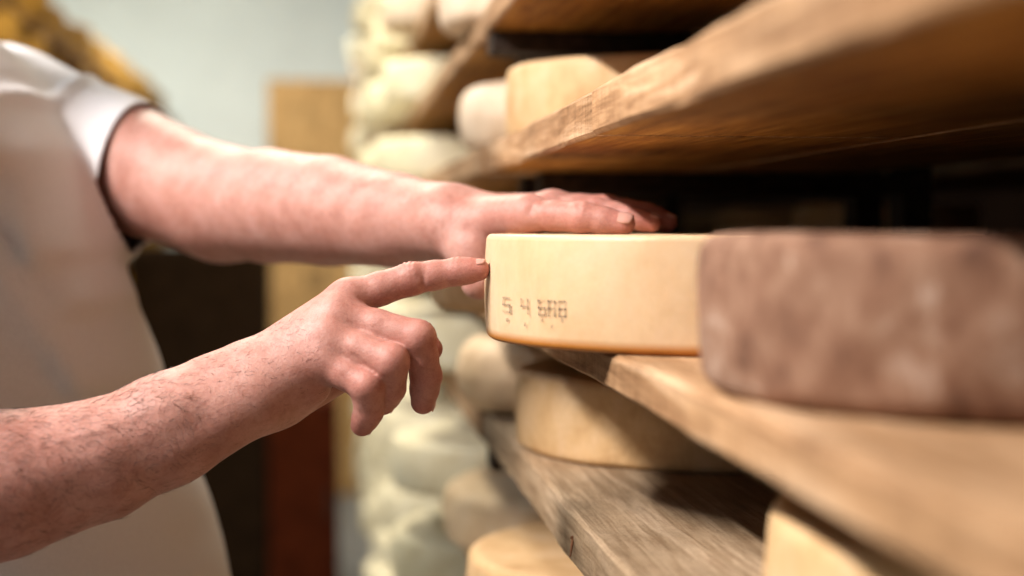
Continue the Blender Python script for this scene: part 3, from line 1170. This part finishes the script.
v, f = surface(lambda P: np.maximum(head(P) - .010 - .003 * np.sin(P[:, 0] * 210 + 3 * np.sin(P[:, 2] * 90)) * np.sin(P[:, 1] * 160), -((P - V3(H(.040, 0, .052))) @ V3(-LOOK * .75 + HUP * .66))), B(-.66, 1.19, .22), B(-.30, 1.47, .58), .005)
v, f = keep_faces(v, f, v[f].mean(1)[:, 2] > EYE + .33)
child('hair', fast_mesh('hair', v, f), M['hair'], 'short brown hair')
for s in (-1, 1):
    bm = bmesh.new()
    bmesh.ops.create_uvsphere(bm, u_segments=20, v_segments=12, radius=.0120, matrix=Matrix.Translation(Vector(H(.0765, .032 * s, .010))))
    me = bpy.data.meshes.new('eye'); bm.to_mesh(me); bm.free()
    ey = child('eye', me, M['eye_white'])
    bm = bmesh.new()
    bmesh.ops.create_uvsphere(bm, u_segments=16, v_segments=8, radius=.006, matrix=Matrix.Translation(Vector(H(.0835, .032 * s, .008))))
    me = bpy.data.meshes.new('iris'); bm.to_mesh(me); bm.free()
    link('iris', me, M['iris'], ey)

# ------------------------------------------------------------------ lights
def area(name, loc, to, size, power, col, sy=None):
    L = bpy.data.lights.new(name, 'AREA')
    L.energy = power; L.color = col; L.size = size
    if sy:
        L.shape = 'RECTANGLE'; L.size_y = sy
    o = bpy.data.objects.new(name, L)
    COL.objects.link(o)
    o.location = loc
    o.rotation_euler = (Vector(to) - Vector(loc)).to_track_quat('-Z', 'Y').to_euler()
    return o


area('tube_lamp', (-1.02, .62, EYE + 1.10), (.2, .62, EYE - .12), .95, 74, (1, .92, .86), .05)
area('aisle_lamp', (-.75, 5.3, EYE + 1.26), (-.6, 6.4, 0), 1.6, 118, (1, 1, .95), .9)
area('middle_fill', (-.25, 2.9, EYE + 1.26), (.0, 2.9, 0), .9, 38, (1, .93, .76), .4)  # added warm fill over the aisle, not a known fitting
area('side_lamp', (-1.25, 2.15, EYE + 1.15), (-.45, 1.5, EYE + .1), .3, 9, (.70, .84, 1.0))
area('front_fill', (-.95, -1.3, EYE + .65), (-.45, 1.3, EYE), .9, 3.6, (.74, .86, 1.0))  # added cool fill from behind the camera, no real source there

# a rusty nail in the front of the lower board
bm = bmesh.new()
bmesh.ops.create_cone(bm, cap_ends=True, segments=10, radius1=.0011, radius2=.0007, depth=.017)
r = bmesh.ops.create_cone(bm, cap_ends=True, segments=12, radius1=.0021, radius2=.0019, depth=.0011)
bmesh.ops.translate(bm, verts=r['verts'], vec=(0, 0, -.0088))
me = bpy.data.meshes.new('nail')
bm.to_mesh(me); bm.free()
rust = plain('rusty_iron', (.16, .06, .02), .8, .3, 300)
nl = link('nail', me, rust, None, (X0 - .0032, 1.012, EYE - .2315))
nl.rotation_euler = Vector((-.25, -.75, -.62)).to_track_quat('Z', 'Y').to_euler()
tag(nl, 'small rusty nail bent against the front edge of the lower board', 'nail')

W = bpy.data.worlds.new('room_air')
SC.world = W
W.use_nodes = True
W.node_tree.nodes['Background'].inputs[0].default_value = (.9, .9, 1, 1)
W.node_tree.nodes['Background'].inputs[1].default_value = .05

cam = bpy.data.cameras.new('camera')
co = bpy.data.objects.new('camera', cam)
COL.objects.link(co)
cam.lens = 50; cam.sensor_width = 36
cam.clip_start = .02
co.matrix_world = Matrix(((RGT[0], UPV[0], -FWD[0], 0), (RGT[1], UPV[1], -FWD[1], 0), (RGT[2], UPV[2], -FWD[2], EYE), (0, 0, 0, 1)))
cam.dof.use_dof = True
cam.dof.focus_distance = 1.0
cam.dof.aperture_fstop = 2.5
SC.camera = co
SC.view_settings.view_transform = 'Standard'
SC.view_settings.look = 'None'
SC.view_settings.gamma = 1
SC.view_settings.use_curve_mapping = False
SC.view_settings.exposure = 0.0
SC.cycles.use_denoising = True
SC.cycles.max_bounces = 6
SC.cycles.diffuse_bounces = 3
